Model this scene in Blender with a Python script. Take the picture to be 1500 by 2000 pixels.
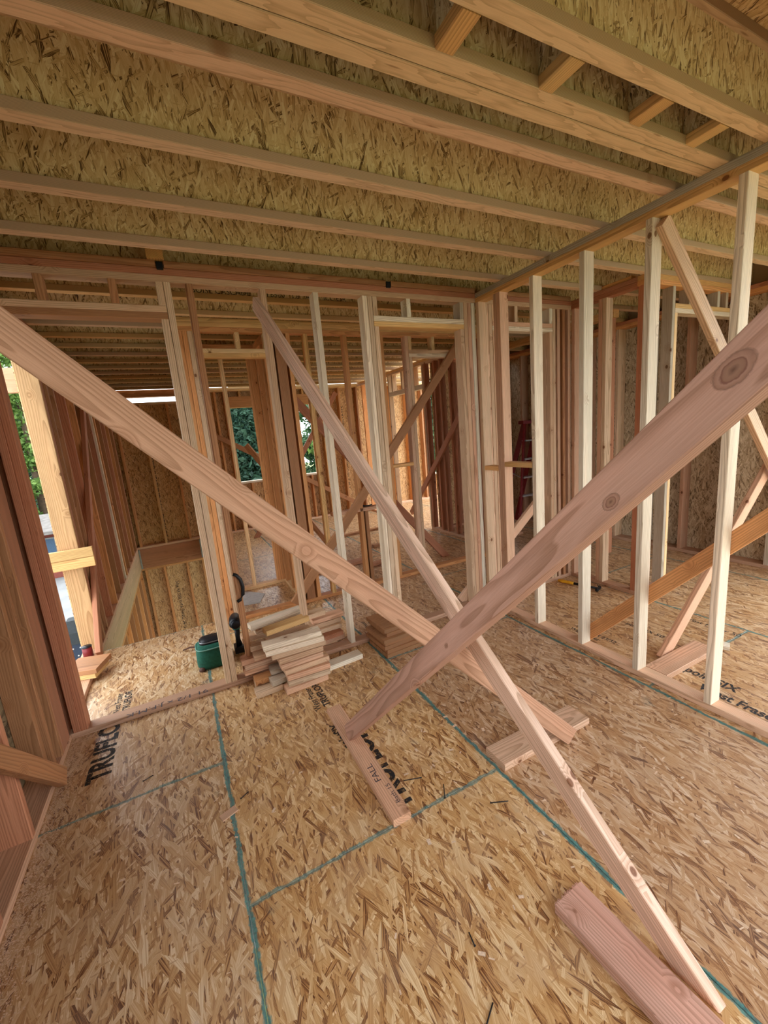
import bpy, math, random
import numpy as np
from mathutils import Matrix, Vector

random.seed(7)
sc = bpy.context.scene
for o in list(bpy.data.objects):
    bpy.data.objects.remove(o, do_unlink=True)
C = sc.collection

# ------------------------------------------------------------------ camera
H = 1.69
wv = np.array([0.168655671, -0.459943652, -0.130064740])
th = np.linalg.norm(wv); kx, ky, kz = wv / th
K = np.array([[0, -kz, ky], [kz, 0, -kx], [-ky, kx, 0]])
RM = (np.eye(3) + math.sin(th) * K + (1 - math.cos(th)) * K @ K) @ np.array([[1, 0, 0], [0, 0, -1], [0, 1, 0.]])
cam = bpy.data.cameras.new('camera')
cam.sensor_fit = 'VERTICAL'; cam.sensor_height = 36; cam.sensor_width = 27
cam.lens = 807.466 * 36 / 2000
cam.clip_start = 0.03; cam.clip_end = 300
co = bpy.data.objects.new('camera', cam); C.objects.link(co)
m3 = np.array([RM[0], -RM[1], -RM[2]]).T
co.matrix_world = Matrix.Translation((0, 0, H)) @ Matrix([list(r) for r in m3]).to_4x4()
sc.camera = co

# ------------------------------------------------------------------ sky light (bright overcast)
world = bpy.data.worlds.new('overcast_sky'); sc.world = world; world.use_nodes = True
bg = world.node_tree.nodes['Background']
bg.inputs['Color'].default_value = (0.86, 0.93, 1.0, 1)
bg.inputs['Strength'].default_value = 5.4
vs = sc.view_settings
vs.view_transform = 'Standard'; vs.look = 'None'; vs.gamma = 1; vs.use_curve_mapping = False
vs.exposure = -0.03
sc.cycles.max_bounces = 6; sc.cycles.diffuse_bounces = 4; sc.cycles.glossy_bounces = 2; sc.cycles.transmission_bounces = 2; sc.cycles.transparent_max_bounces = 4
sc.cycles.use_adaptive_sampling = True; sc.cycles.adaptive_threshold = .03

# ------------------------------------------------------------------ materials
def lin(r, g, b):
    f = lambda c: (c / 12.92 if c <= .04045 else ((c + .055) / 1.055) ** 2.4)
    return (f(r / 255), f(g / 255), f(b / 255), 1)

class NT:
    def __init__(s, name):
        s.m = bpy.data.materials.new(name); s.m.use_nodes = True
        s.t = s.m.node_tree; s.b = s.t.nodes['Principled BSDF']
    def n(s, typ, **kw):
        nd = s.t.nodes.new(typ)
        for k, v in kw.items(): setattr(nd, k, v)
        return nd
    def put(s, sock, v):
        if v is None: return
        if isinstance(v, bpy.types.NodeSocket): s.t.links.new(v, sock)
        else: sock.default_value = v
    def math(s, op, a, b=None, c=None, clamp=False):
        nd = s.n('ShaderNodeMath', operation=op, use_clamp=clamp)
        for i, v in enumerate((a, b, c)): s.put(nd.inputs[i], v)
        return nd.outputs[0]
    def vmath(s, op, a, b=None):
        nd = s.n('ShaderNodeVectorMath', operation=op)
        for i, v in enumerate((a, b)): s.put(nd.inputs[i], v)
        return nd.outputs[1] if op in ('LENGTH', 'DOT_PRODUCT') else nd.outputs[0]
    def mapping(s, v, scale=(1, 1, 1), rot=(0, 0, 0), loc=(0, 0, 0)):
        nd = s.n('ShaderNodeMapping'); s.put(nd.inputs[0], v)
        nd.inputs['Scale'].default_value = scale; nd.inputs['Rotation'].default_value = rot; nd.inputs['Location'].default_value = loc
        return nd.outputs[0]
    def noise(s, v, scale=1., detail=3., rough=.5, dim='3D'):
        nd = s.n('ShaderNodeTexNoise', noise_dimensions=dim); s.put(nd.inputs['Vector'], v)
        nd.inputs['Scale'].default_value = scale; nd.inputs['Detail'].default_value = detail; nd.inputs['Roughness'].default_value = rough
        return nd
    def vor(s, v, scale=1., dim='3D', feature='F1', rnd=1.):
        nd = s.n('ShaderNodeTexVoronoi', voronoi_dimensions=dim, feature=feature); s.put(nd.inputs['Vector'], v)
        nd.inputs['Scale'].default_value = scale; nd.inputs['Randomness'].default_value = rnd
        return nd
    def ramp(s, v, stops, interp='LINEAR'):
        nd = s.n('ShaderNodeValToRGB'); s.put(nd.inputs[0], v); cr = nd.color_ramp; cr.interpolation = interp
        while len(cr.elements) < len(stops): cr.elements.new(.5)
        for e, (p, c) in zip(cr.elements, stops): e.position = p; e.color = c if len(c) == 4 else (*c, 1)
        return nd.outputs[0]
    def mix(s, f, a, b, blend='MIX'):
        nd = s.n('ShaderNodeMix', data_type='RGBA', blend_type=blend)
        s.put(nd.inputs[0], f); s.put(nd.inputs[6], a); s.put(nd.inputs[7], b)
        return nd.outputs[2]
    def fmap(s, v, a, b, c=0., d=1.):
        nd = s.n('ShaderNodeMapRange'); s.put(nd.inputs[0], v)
        for i, x in enumerate((a, b, c, d)): s.put(nd.inputs[i + 1], x)
        return nd.outputs[0]
    def sep(s, v):
        nd = s.n('ShaderNodeSeparateXYZ'); s.put(nd.inputs[0], v); return nd.outputs
    def comb(s, x, y, z):
        nd = s.n('ShaderNodeCombineXYZ')
        for i, v in enumerate((x, y, z)): s.put(nd.inputs[i], v)
        return nd.outputs[0]
    def bump(s, h, strength=.2, dist=.01):
        nd = s.n('ShaderNodeBump'); s.put(nd.inputs['Height'], h)
        nd.inputs['Strength'].default_value = strength; nd.inputs['Distance'].default_value = dist
        s.t.links.new(nd.outputs[0], s.b.inputs['Normal'])
    def done(s, col, rough=.6, spec=.35):
        s.put(s.b.inputs['Base Color'], col); s.put(s.b.inputs['Roughness'], rough)
        s.put(s.b.inputs['Specular IOR Level'], spec)
        return s.m

def plain(name, col, rough=.6, metal=0., var=.12, scale=30.):
    s = NT(name); tc = s.n('ShaderNodeTexCoord').outputs['Object']
    n = s.noise(tc, scale, 4.).outputs[0]
    f = s.fmap(n, .3, .7, 1 - var, 1 + var)
    c = s.vmath('MULTIPLY', col[:3] if False else s.comb(*col[:3]), s.comb(f, f, f))
    s.b.inputs['Metallic'].default_value = metal
    return s.done(c, rough)

def wood_material():
    """sawn softwood; grain runs along local X, the board's own colour comes from the object colour"""
    s = NT('sawn_lumber')
    tc = s.n('ShaderNodeTexCoord').outputs['Object']; oi = s.n('ShaderNodeObjectInfo')
    rnd = oi.outputs['Random']
    x, y, z = s.sep(tc)
    xs = s.math('ADD', x, s.math('MULTIPLY', rnd, 60.))
    oy = s.math('MULTIPLY', s.math('SUBTRACT', s.math('FRACT', s.math('MULTIPLY', rnd, 17.3)), .5), .20)
    oz = s.math('MULTIPLY', s.math('SUBTRACT', s.math('FRACT', s.math('MULTIPLY', rnd, 41.7)), .5), .20)
    yy = s.math('ADD', y, oy); zz = s.math('ADD', z, oz)
    p = s.comb(xs, yy, zz)
    # knots
    kp = s.comb(s.math('MULTIPLY', xs, 6.5), s.math('MULTIPLY', yy, 9.), s.math('MULTIPLY', zz, 9.))
    kv = s.vor(kp, 1., '3D')
    keep = s.math('GREATER_THAN', s.sep(kv.outputs['Color'])[0], .70)
    kd = kv.outputs['Distance']
    kn = s.math('MULTIPLY', s.fmap(kd, .085, .115, 1., 0.), keep)
    kh = s.math('MULTIPLY', s.fmap(kd, .09, .36, 1., 0.), keep)
    warp = s.noise(s.comb(s.math('MULTIPLY', xs, .75), s.math('MULTIPLY', yy, 6.), s.math('MULTIPLY', zz, 6.)), 1., 2., .5).outputs[0]
    r = s.vmath('LENGTH', s.comb(0., yy, zz))
    r = s.math('ADD', r, s.math('MULTIPLY', warp, .075))
    r = s.math('ADD', r, s.math('MULTIPLY', kh, .022))
    saw = s.math('FRACT', s.math('MULTIPLY', r, 125.))
    late = s.fmap(saw, .35, .95, 0., 1.)
    late = s.math('MULTIPLY', late, s.fmap(saw, .95, 1., 1., 0.))
    fib = s.noise(s.comb(s.math('MULTIPLY', xs, 14.), s.math('MULTIPLY', yy, 420.), s.math('MULTIPLY', zz, 420.)), 1., 0.).outputs[0]
    big = s.noise(s.comb(s.math('MULTIPLY', xs, 1.1), s.math('MULTIPLY', yy, 16.), s.math('MULTIPLY', zz, 16.)), 1., 1.).outputs[0]
    v = s.math('MULTIPLY_ADD', late, -.34, 1.11)
    v = s.math('ADD', v, s.fmap(fib, .3, .7, -.07, .07))
    v = s.math('ADD', v, s.fmap(big, .3, .7, -.09, .09))
    base = oi.outputs['Color']
    c = s.vmath('MULTIPLY', base, s.comb(v, s.math('POWER', v, 1.22), s.math('POWER', v, 1.5)))
    c = s.mix(s.fmap(big, .50, .75, 0., .5), c, s.vmath('MULTIPLY', c, (1.0, .87, .80)))
    c = s.mix(s.math('MULTIPLY', kh, .38), c, s.vmath('MULTIPLY', base, (.62, .45, .33)))
    ring = s.math('FRACT', s.math('MULTIPLY', kd, 60.))
    c = s.mix(kn, c, s.mix(ring, s.vmath('MULTIPLY', base, (.22, .13, .09)), s.vmath('MULTIPLY', base, (.42, .27, .17))))
    # faint grey weathering streaks and handling marks
    gm = s.noise(s.comb(s.math('MULTIPLY', xs, 2.2), s.math('MULTIPLY', yy, 22.), s.math('MULTIPLY', zz, 22.)), 1., 2., .6).outputs[0]
    c = s.mix(s.fmap(gm, .58, .82, 0., .25), c, s.vmath('MULTIPLY', base, (.55, .55, .60)))
    s.bump(fib, .10, .002)
    return s.done(c, s.fmap(fib, .3, .7, .5, .68), .3)

def osb_material(name, pale, tan, brown, dark, long_axis_x=True, flake=1., gloss=.5, seams=False, grey=0., spec=.35):
    """oriented strand board: four crossing layers of stretched flakes, the uppermost flake wins"""
    s = NT(name)
    tc = s.n('ShaderNodeTexCoord').outputs['Object']; oi = s.n('ShaderNodeObjectInfo')
    off = s.math('MULTIPLY', oi.outputs['Random'], 40.)
    x, y, z = s.sep(tc)
    p = s.comb(s.math('ADD', x, off), s.math('ADD', y, off), 0.)
    a0 = 0. if long_axis_x else math.pi / 2
    best = None
    for ang, sx, sy, bias in ((-.1, 8, 42, -.10), (.05, 14, 84, .0), (.42, 14, 88, -.01), (-.48, 13, 76, -.01), (1.0, 18, 98, -.08), (-.15, 28, 165, -.02)):
        q = s.mapping(p, rot=(0, 0, a0 + ang), scale=(1, 1, 1))
        q = s.mapping(q, scale=(sx / flake, sy / flake, 1), loc=(ang * 7, ang * 3, 0))
        v = s.vor(q, 1., '2D')
        r, g, b = s.sep(v.outputs['Color'])
        hgt = s.math('ADD', r, bias - .02)
        fq = s.mapping(q, scale=(.8, 7., 1))
        fib = s.noise(fq, 1., 0., .6, '2D').outputs[0]
        tint = s.math('ADD', g, s.fmap(fib, .3, .7, -.20, .20))
        tint = s.math('SUBTRACT', tint, s.math('MULTIPLY', v.outputs['Distance'], .12))
        if best is None: best = (hgt, tint)
        else:
            k = s.math('GREATER_THAN', hgt, best[0])
            nt = s.math('ADD', s.math('MULTIPLY', k, tint), s.math('MULTIPLY', s.math('SUBTRACT', 1., k), best[1]))
            best = (s.math('MAXIMUM', hgt, best[0]), nt)
    hgt, tint = best
    c = s.ramp(tint, [(-.0, dark), (.035, brown), (.20, s_mid(brown, tan)), (.42, tan), (.68, s_mid(s_mid(tan, pale), tan)), (.86, s_mid(tan, pale)), (1., pale)])
    blotch = s.noise(p, 2.3, 1., .5, '2D').outputs[0]
    c = s.mix(s.fmap(blotch, .35, .75, 0., .30), c, s.vmath('MULTIPLY', c, (.80, .72, .62)))
    sp = s.vor(s.mapping(p, scale=(9, 60, 1), rot=(0, 0, a0 + .3)), 1., '2D')
    spk = s.math('MULTIPLY', s.fmap(sp.outputs['Distance'], .10, .16, 1., 0.), s.math('GREATER_THAN', s.sep(sp.outputs['Color'])[0], .72))
    c = s.mix(s.math('MULTIPLY', spk, .55), c, brown)
    c = s.vmath('MULTIPLY', c, s.vmath('MULTIPLY', oi.outputs['Color'], (2., 2., 2.)))
    if grey:
        dn = s.noise(p, 5., 3., .65, '2D').outputs[0]
        c = s.mix(s.fmap(dn, .45, .75, 0., grey), c, lin(196, 186, 172))
    if seams:
        u1 = s.n('ShaderNodeUVMap', uv_map='edge_x').outputs[0]; u2 = s.n('ShaderNodeUVMap', uv_map='edge_y').outputs[0]
        a, b, _ = s.sep(u1); d, e, _ = s.sep(u2)
        en = s.noise(tc, 9., 4., .65).outputs[0]; en2 = s.noise(tc, 60., 3., .6).outputs[0]
        wid = s.math('ADD', s.fmap(en, .35, .7, .001, .012), s.fmap(en2, .3, .7, -.003, .004))
        dx = s.math('MINIMUM', a, b); dy = s.math('MINIMUM', d, e)
        mx = s.math('MULTIPLY', s.fmap(s.math('SUBTRACT', dx, wid), 0., .006, 1., 0.), .85)
        my = s.math('MULTIPLY', s.fmap(s.math('SUBTRACT', dy, wid), 0., .004, 1., 0.), .62)
        tm = s.math('MAXIMUM', mx, my)
        teal = s.mix(s.fmap(en2, .3, .7, 0., 1.), lin(14, 88, 94), lin(66, 152, 150))
        c = s.mix(tm, c, teal)
        rub = s.noise(tc, 3.1, 4., .6).outputs[0]
        c = s.mix(s.math('MULTIPLY', s.fmap(rub, .66, .74, 0., .35), 1.), c, lin(110, 135, 130))
    s.bump(s.noise(s.mapping(p, scale=(28, 90, 1), rot=(0, 0, a0)), 1., 0., .5, '2D').outputs[0], .12, .003)
    rg = s.fmap(tint, 0., 1., gloss + .08, gloss - .06)
    return s.done(c, rg, spec)

def s_mid(a, b): return tuple((p + q) / 2 for p, q in zip(a, b))

def lvl_material():
    """I-joist flange of laminated veneer: plies on the sides, plain-sawn figure underneath"""
    s = NT('veneer_flange')
    tc = s.n('ShaderNodeTexCoord').outputs['Object']; oi = s.n('ShaderNodeObjectInfo')
    x, y, z = s.sep(tc)
    xs = s.math('ADD', x, s.math('MULTIPLY', oi.outputs['Random'], 30.))
    warp = s.noise(s.comb(s.math('MULTIPLY', xs, 2.), s.math('MULTIPLY', y, 14.), 0.), 1., 3., .5).outputs[0]
    fig = s.math('FRACT', s.math('MULTIPLY', s.math('ADD', warp, s.math('MULTIPLY', y, 4.)), 7.))
    f = s.fmap(fig, .5, .95, 0., 1.)
    ply = s.math('FRACT', s.math('MULTIPLY', z, 300.))
    fib = s.noise(s.comb(s.math('MULTIPLY', xs, 10.), s.math('MULTIPLY', y, 300.), s.math('MULTIPLY', z, 300.)), 1., 2.).outputs[0]
    ns = s.n('ShaderNodeTexCoord').outputs['Normal']
    side = s.math('ABSOLUTE', s.sep(ns)[1])
    v = s.math('MULTIPLY_ADD', f, -.24, 1.07)
    v = s.math('ADD', v, s.fmap(fib, .3, .7, -.06, .06))
    base = oi.outputs['Color']
    c = s.vmath('MULTIPLY', base, s.comb(v, s.math('POWER', v, 1.2), s.math('POWER', v, 1.45)))
    plyc = s.vmath('MULTIPLY', base, s.comb(*[s.fmap(ply, .1, .9, lo, hi) for lo, hi in ((.50, .82), (.50, .82), (.50, .80))]))
    c = s.mix(s.math('GREATER_THAN', side, .7), c, plyc)
    kv = s.vor(s.comb(s.math('MULTIPLY', xs, 1.6), s.math('MULTIPLY', y, 14.), 0.), 1., '2D')
    kn = s.math('MULTIPLY', s.fmap(kv.outputs['Distance'], .02, .06, 1., 0.), s.math('GREATER_THAN', s.sep(kv.outputs['Color'])[0], .5))
    c = s.mix(s.math('MULTIPLY', kn, .7), c, s.vmath('MULTIPLY', base, (.40, .28, .19)))
    s.bump(fib, .1, .002)
    return s.done(c, .6, .3)

WOOD = wood_material()
OSB_FLOOR = osb_material('floor_strand_board', lin(236, 214, 180), lin(202, 162, 114), lin(168, 122, 78), lin(112, 72, 46), False, 1.3, .34, True, .14, .5)
OSB_WALL = osb_material('sheathing_strand_board', lin(236, 206, 158), lin(212, 170, 116), lin(178, 132, 82), lin(90, 60, 36), False, .9, .55)
OSB_WEB = osb_material('web_strand_board', lin(246, 232, 196), lin(224, 198, 150), lin(194, 160, 112), lin(96, 70, 46), False, .9, .6)
OSB_GREY = osb_material('weathered_sheathing', lin(160, 142, 112), lin(132, 114, 84), lin(106, 88, 62), lin(64, 52, 38), True, 2.2, .6)
OSB_PALE = osb_material('dusty_sheathing', lin(222, 208, 180), lin(190, 170, 138), lin(160, 136, 104), lin(84, 66, 48), False, 1.0, .6)
LVL = lvl_material()
def ink_material():
    s = NT('black_stamp_ink'); tc = s.n('ShaderNodeNewGeometry').outputs['Position']
    n = s.noise(tc, 55., 4., .7).outputs[0]
    s.done(lin(40, 40, 42), .7)
    tr = s.n('ShaderNodeBsdfTransparent'); mx = s.n('ShaderNodeMixShader')
    s.put(mx.inputs[0], s.fmap(n, .36, .50, .45, .97))
    s.t.links.new(tr.outputs[0], mx.inputs[1]); s.t.links.new(s.b.outputs[0], mx.inputs[2])
    s.t.links.new(mx.outputs[0], s.t.nodes['Material Output'].inputs[0])
    return s.m
INK = ink_material()
PEN = plain('marker_ink', lin(70, 62, 66), .7)
BLACK = plain('black_plastic', lin(26, 26, 28), .45)
STEEL = plain('galvanised_steel', lin(150, 152, 156), .4, .8)
DSTEEL = plain('dark_steel', lin(40, 40, 44), .4, .6)
ALU = plain('aluminium', lin(205, 208, 212), .35, .7)
RED = plain('red_fibreglass', lin(120, 30, 34), .45)
GREEN = plain('green_canvas', lin(32, 92, 74), .85, 0, .2, 60)
GREENTRIM = plain('pale_green_piping', lin(110, 160, 145), .8)
LEATHER = plain('brown_leather', lin(92, 62, 50), .6)
YELLOW = plain('yellow_rubber', lin(226, 164, 34), .5)
PAPER = plain('grey_card', lin(190, 188, 184), .7)
CONC = plain('pale_concrete', lin(128, 128, 126), .85, 0, .12, 1.2)
GRASS = plain('dry_lawn', lin(128, 132, 84), .9, 0, .3, 2.)
BARK = plain('bark', lin(92, 74, 58), .9, 0, .3, 8)
ROOF = plain('roof_shingles', lin(112, 106, 100), .9, 0, .25, 6)
STUCCO = plain('salmon_stucco', lin(118, 62, 50), .9)
WHITEP = plain('white_paint', lin(120, 120, 118), .6)
GLASS = plain('dark_window_glass', lin(60, 80, 100), .15)
BLUE = plain('blue_steel', lin(46, 56, 74), .4, .2)
GREYP = plain('grey_rubber', lin(44, 50, 54), .7)

def leaf_material(name, a, b):
    s = NT(name); oi = s.n('ShaderNodeObjectInfo'); geo = s.n('ShaderNodeNewGeometry')
    c = s.mix(geo.outputs['Random Per Island'], a, b)
    s.done(c, .55, .3)
    tr = s.n('ShaderNodeBsdfTranslucent'); s.put(tr.inputs['Color'], c)
    mx = s.n('ShaderNodeMixShader'); mx.inputs[0].default_value = .35
    s.t.links.new(s.b.outputs[0], mx.inputs[1]); s.t.links.new(tr.outputs[0], mx.inputs[2])
    s.t.links.new(mx.outputs[0], s.t.nodes['Material Output'].inputs[0])
    return s.m
LEAF_LIGHT = leaf_material('light_leaves', lin(66, 96, 40), lin(122, 150, 74))
LEAF_MID = leaf_material('mid_leaves', lin(44, 76, 48), lin(84, 116, 72))
LEAF_DARK = leaf_material('dark_leaves', lin(24, 50, 40), lin(72, 104, 82))

# board colours (sRGB); orange on the back walls also holds warm bounced light
T = dict(pale=(220, 205, 180), yellow=(226, 192, 142), pink=(208, 166, 134), tan=(206, 172, 138), orange=(206, 146, 92),
         red=(178, 120, 88), grey=(178, 162, 140), rose=(192, 150, 120), honey=(214, 168, 108), brown=(172, 122, 82))
def tint(kind, j=.06):
    c = T[kind]; v = 1 + random.uniform(-j, j); w = random.uniform(-j, j) * .5
    r, g, b = (min(255, c[0] * v), min(255, c[1] * v * (1 + w)), min(255, c[2] * v * (1 + 1.6 * w)))
    return lin(r, g, b)

# ------------------------------------------------------------------ builders
CACHE = {}
def prism_mesh(L, W, D, ch=.003):
    """board: length along X, chamfered long edges"""
    key = (round(L, 4), round(W, 4), round(D, 4), ch)
    if key in CACHE: return CACHE[key]
    c = min(ch, W * .2, D * .2); w, d = W / 2, D / 2
    ring = [(w, d - c), (w - c, d), (-w + c, d), (-w, d - c), (-w, -d + c), (-w + c, -d), (w - c, -d), (w, -d + c)]
    vs_ = [(x, a, b) for x in (-L / 2, L / 2) for a, b in ring]
    fs = [tuple(range(7, -1, -1)), tuple(range(8, 16))] + [(i, (i + 1) % 8, (i + 1) % 8 + 8, i + 8) for i in range(8)]
    me = bpy.data.meshes.new('board'); me.from_pydata(vs_, [], [f[::-1] for f in fs]); me.update()
    CACHE[key] = me
    return me

def put(o, parent=None, label=None, cat=None, kind=None, group=None):
    C.objects.link(o)
    if parent is not None:
        o.parent = parent
        o.matrix_parent_inverse = parent.matrix_basis.inverted()
    if label: o['label'] = label
    if cat: o['category'] = cat
    if kind: o['kind'] = kind
    if group: o['group'] = group
    return o

def empty(name, loc=(0, 0, 0), label=None, cat=None, kind=None, group=None):
    o = bpy.data.objects.new(name, None); o.location = loc; o.empty_display_size = .1
    return put(o, None, label, cat, kind, group)

def mat_copy(me, m):
    if len(me.materials) == 0: me.materials.append(m); return me
    if me.materials[0] == m: return me
    k = (me.name, m.name)
    if k not in CACHE:
        c = me.copy(); c.materials.clear(); c.materials.append(m); CACHE[k] = c
    return CACHE[k]

def board(name, x0, x1, y0, y1, z0, z1, t='tan', parent=None, m=None, axis=None, ch=.003, j=.06, **kw):
    """axis-aligned stick of lumber; grain along its longest side (or the given axis)"""
    d = [abs(x1 - x0), abs(y1 - y0), abs(z1 - z0)]
    ax = axis if axis is not None else d.index(max(d))
    m = m or WOOD
    if ax == 0: dims, rot = (d[0], d[1], d[2]), Matrix.Identity(4)
    elif ax == 1: dims, rot = (d[1], d[0], d[2]), Matrix.Rotation(math.pi / 2, 4, 'Z')
    else: dims, rot = (d[2], d[1], d[0]), Matrix.Rotation(-math.pi / 2, 4, 'Y')
    me = mat_copy(prism_mesh(*dims, ch), m)
    o = bpy.data.objects.new(name, me)
    o.matrix_basis = Matrix.Translation(((x0 + x1) / 2, (y0 + y1) / 2, (z0 + z1) / 2)) @ rot
    o.color = tint(t, j) if isinstance(t, str) else t
    return put(o, parent, **kw)

def frame_of(P0, P1, roll):
    P0, P1 = Vector(P0), Vector(P1); D = (P1 - P0).normalized()
    b = D.cross(Vector((0, 0, 1))).normalized(); a = b.cross(D); c, s = math.cos(roll), math.sin(roll)
    return P0, P1, D, c * a + s * b, -s * a + c * b

def stick(name, P0, P1, w=.089, t=.038, roll=0., tn='tan', parent=None, ext=(0, 0), cut_z=None, m=None, **kw):
    """a board between two points; w runs in the (rolled) vertical plane; cut_z trims the foot level with the floor"""
    P0, P1, D, a, b = frame_of(P0, P1, roll)
    P0 = P0 - D * ext[0]; P1 = P1 + D * ext[1]
    L = (P1 - P0).length
    me = prism_mesh(L, w, t).copy(); me.materials.clear(); me.materials.append(m or WOOD)
    M4 = Matrix((( D.x, a.x, b.x, 0), (D.y, a.y, b.y, 0), (D.z, a.z, b.z, 0), (0, 0, 0, 1)))
    M4 = Matrix.Translation((P0 + P1) / 2) @ M4
    if cut_z is not None:
        import bmesh
        bm = bmesh.new(); bm.from_mesh(me)
        inv = M4.inverted(); pl = inv @ Vector((0, 0, cut_z)); no = (inv.to_3x3() @ Vector((0, 0, -1))).normalized()
        r = bmesh.ops.bisect_plane(bm, geom=bm.verts[:] + bm.edges[:] + bm.faces[:], plane_co=pl, plane_no=no, clear_outer=True)
        es = [e for e in bm.edges if e.is_boundary]
        if es: bmesh.ops.contextual_create(bm, geom=es)
        bm.normal_update(); bm.to_mesh(me); bm.free()
    o = bpy.data.objects.new(name, me); o.matrix_basis = M4
    o.color = tint(tn, .03) if isinstance(tn, str) else tn
    return put(o, parent, **kw)

def sheet(name, x0, x1, y0, y1, z0, z1, m, parent=None, seam=False, col=None, **kw):
    """flat panel: local Z is its thin direction, local Y its up / long direction"""
    d = [x1 - x0, y1 - y0, z1 - z0]; k = d.index(min(d))
    if k == 2: sx, sy, sz, rot = d[0], d[1], d[2], Matrix.Identity(4)
    elif k == 1: sx, sy, sz, rot = d[0], d[2], d[1], Matrix.Rotation(math.pi / 2, 4, 'X')
    else: sx, sy, sz, rot = d[1], d[2], d[0], Matrix(((0, 0, 1, 0), (1, 0, 0, 0), (0, 1, 0, 0), (0, 0, 0, 1)))
    c = .0015; a, b, h = sx / 2, sy / 2, sz / 2
    vs_ = [(-a, -b, -h), (a, -b, -h), (a, b, -h), (-a, b, -h), (-a, -b, h - c), (a, -b, h - c), (a, b, h - c), (-a, b, h - c),
           (-a + c, -b + c, h), (a - c, -b + c, h), (a - c, b - c, h), (-a + c, b - c, h)]
    fs = [(3, 2, 1, 0), (8, 9, 10, 11)] + [(i, (i + 1) % 4, (i + 1) % 4 + 4, i + 4) for i in range(4)] + [(i + 4, (i + 1) % 4 + 4, (i + 1) % 4 + 8, i + 8) for i in range(4)]
    me = bpy.data.meshes.new(name); me.from_pydata(vs_, [], fs)
    if seam:
        l1 = me.uv_layers.new(name='edge_x'); l2 = me.uv_layers.new(name='edge_y')
        for lp in me.loops:
            v = me.vertices[lp.vertex_index].co
            l1.data[lp.index].uv = (v.x + a, a - v.x); l2.data[lp.index].uv = (v.y + b, b - v.y)
    me.materials.append(m); me.update()
    o = bpy.data.objects.new(name, me)
    o.matrix_basis = Matrix.Translation(((x0 + x1) / 2, (y0 + y1) / 2, (z0 + z1) / 2)) @ rot
    o.color = col or (.5, .5, .5, 1)
    return put(o, parent, **kw)

def mesh_obj(name, verts, faces, m, parent=None, smooth=False, **kw):
    me = bpy.data.meshes.new(name); me.from_pydata(verts, [], faces); me.materials.append(m); me.update()
    if smooth:
        for p in me.polygons: p.use_smooth = True
    o = bpy.data.objects.new(name, me); o.color = tint('tan')
    return put(o, parent, **kw)

def tube(name, pts, r, m, parent=None, seg=8, caps=True, **kw):
    pts = [Vector(p) for p in pts]; vs_, fs = [], []
    rs = r if isinstance(r, (list, tuple)) else [r] * len(pts)
    for i, p in enumerate(pts):
        d = (pts[min(i + 1, len(pts) - 1)] - pts[max(i - 1, 0)]).normalized()
        u = d.cross(Vector((0, 0, 1)) if abs(d.z) < .9 else Vector((1, 0, 0))).normalized(); v = d.cross(u)
        for k in range(seg):
            t = 2 * math.pi * k / seg; vs_.append(p + (u * math.cos(t) + v * math.sin(t)) * rs[i])
    for i in range(len(pts) - 1):
        for k in range(seg):
            fs.append((i * seg + k, i * seg + (k + 1) % seg, (i + 1) * seg + (k + 1) % seg, (i + 1) * seg + k))
    if caps: fs += [tuple(range(seg))[::-1], tuple(range((len(pts) - 1) * seg, len(pts) * seg))]
    return mesh_obj(name, vs_, fs, m, parent, True, **kw)

def loft(name, rings, m, parent=None, smooth=True, **kw):
    n = len(rings[0]); vs_ = [p for r in rings for p in r]
    fs = [(i * n + k, i * n + (k + 1) % n, (i + 1) * n + (k + 1) % n, (i + 1) * n + k) for i in range(len(rings) - 1) for k in range(n)]
    fs += [tuple(range(n))[::-1], tuple(range((len(rings) - 1) * n, len(rings) * n))]
    return mesh_obj(name, vs_, fs, m, parent, smooth, **kw)

def text(name, body, loc, rx, parent, size, m=INK, squash=1., align='LEFT', bold=0.):
    """flat print: loc start of the base line, rx = 3x3 orientation (columns: reading dir, letter-up, normal)"""
    cu = bpy.data.curves.new(name, 'FONT'); cu.body = body; cu.size = size; cu.align_x = align; cu.offset = bold
    cu.fill_mode = 'FRONT'; cu.resolution_u = 3; cu.materials.append(m)
    o = bpy.data.objects.new(name, cu)
    r = Matrix((( rx[0][0], rx[1][0], rx[2][0]), (rx[0][1], rx[1][1], rx[2][1]), (rx[0][2], rx[1][2], rx[2][2]))).to_4x4()
    o.matrix_basis = Matrix.Translation(loc) @ r @ Matrix.Diagonal((squash, 1, 1, 1))
    me = bpy.data.meshes.new_from_object(o)
    mo = bpy.data.objects.new(name, me); mo.matrix_basis = o.matrix_basis.copy()
    bpy.data.objects.remove(o); bpy.data.curves.remove(cu)
    if not me.materials: me.materials.append(m)
    return put(mo, parent)

AWAY = ((0, 1, 0), (-1, 0, 0), (0, 0, 1)); TOWARD = ((0, -1, 0), (1, 0, 0), (0, 0, 1))
S = .038
P1Z, P2Z, P3Z = 2.667, 2.705, 2.743          # top-plate levels
X0, XR, Y0, YD = -.98, 5.26, -1.5, 8.40

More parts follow.
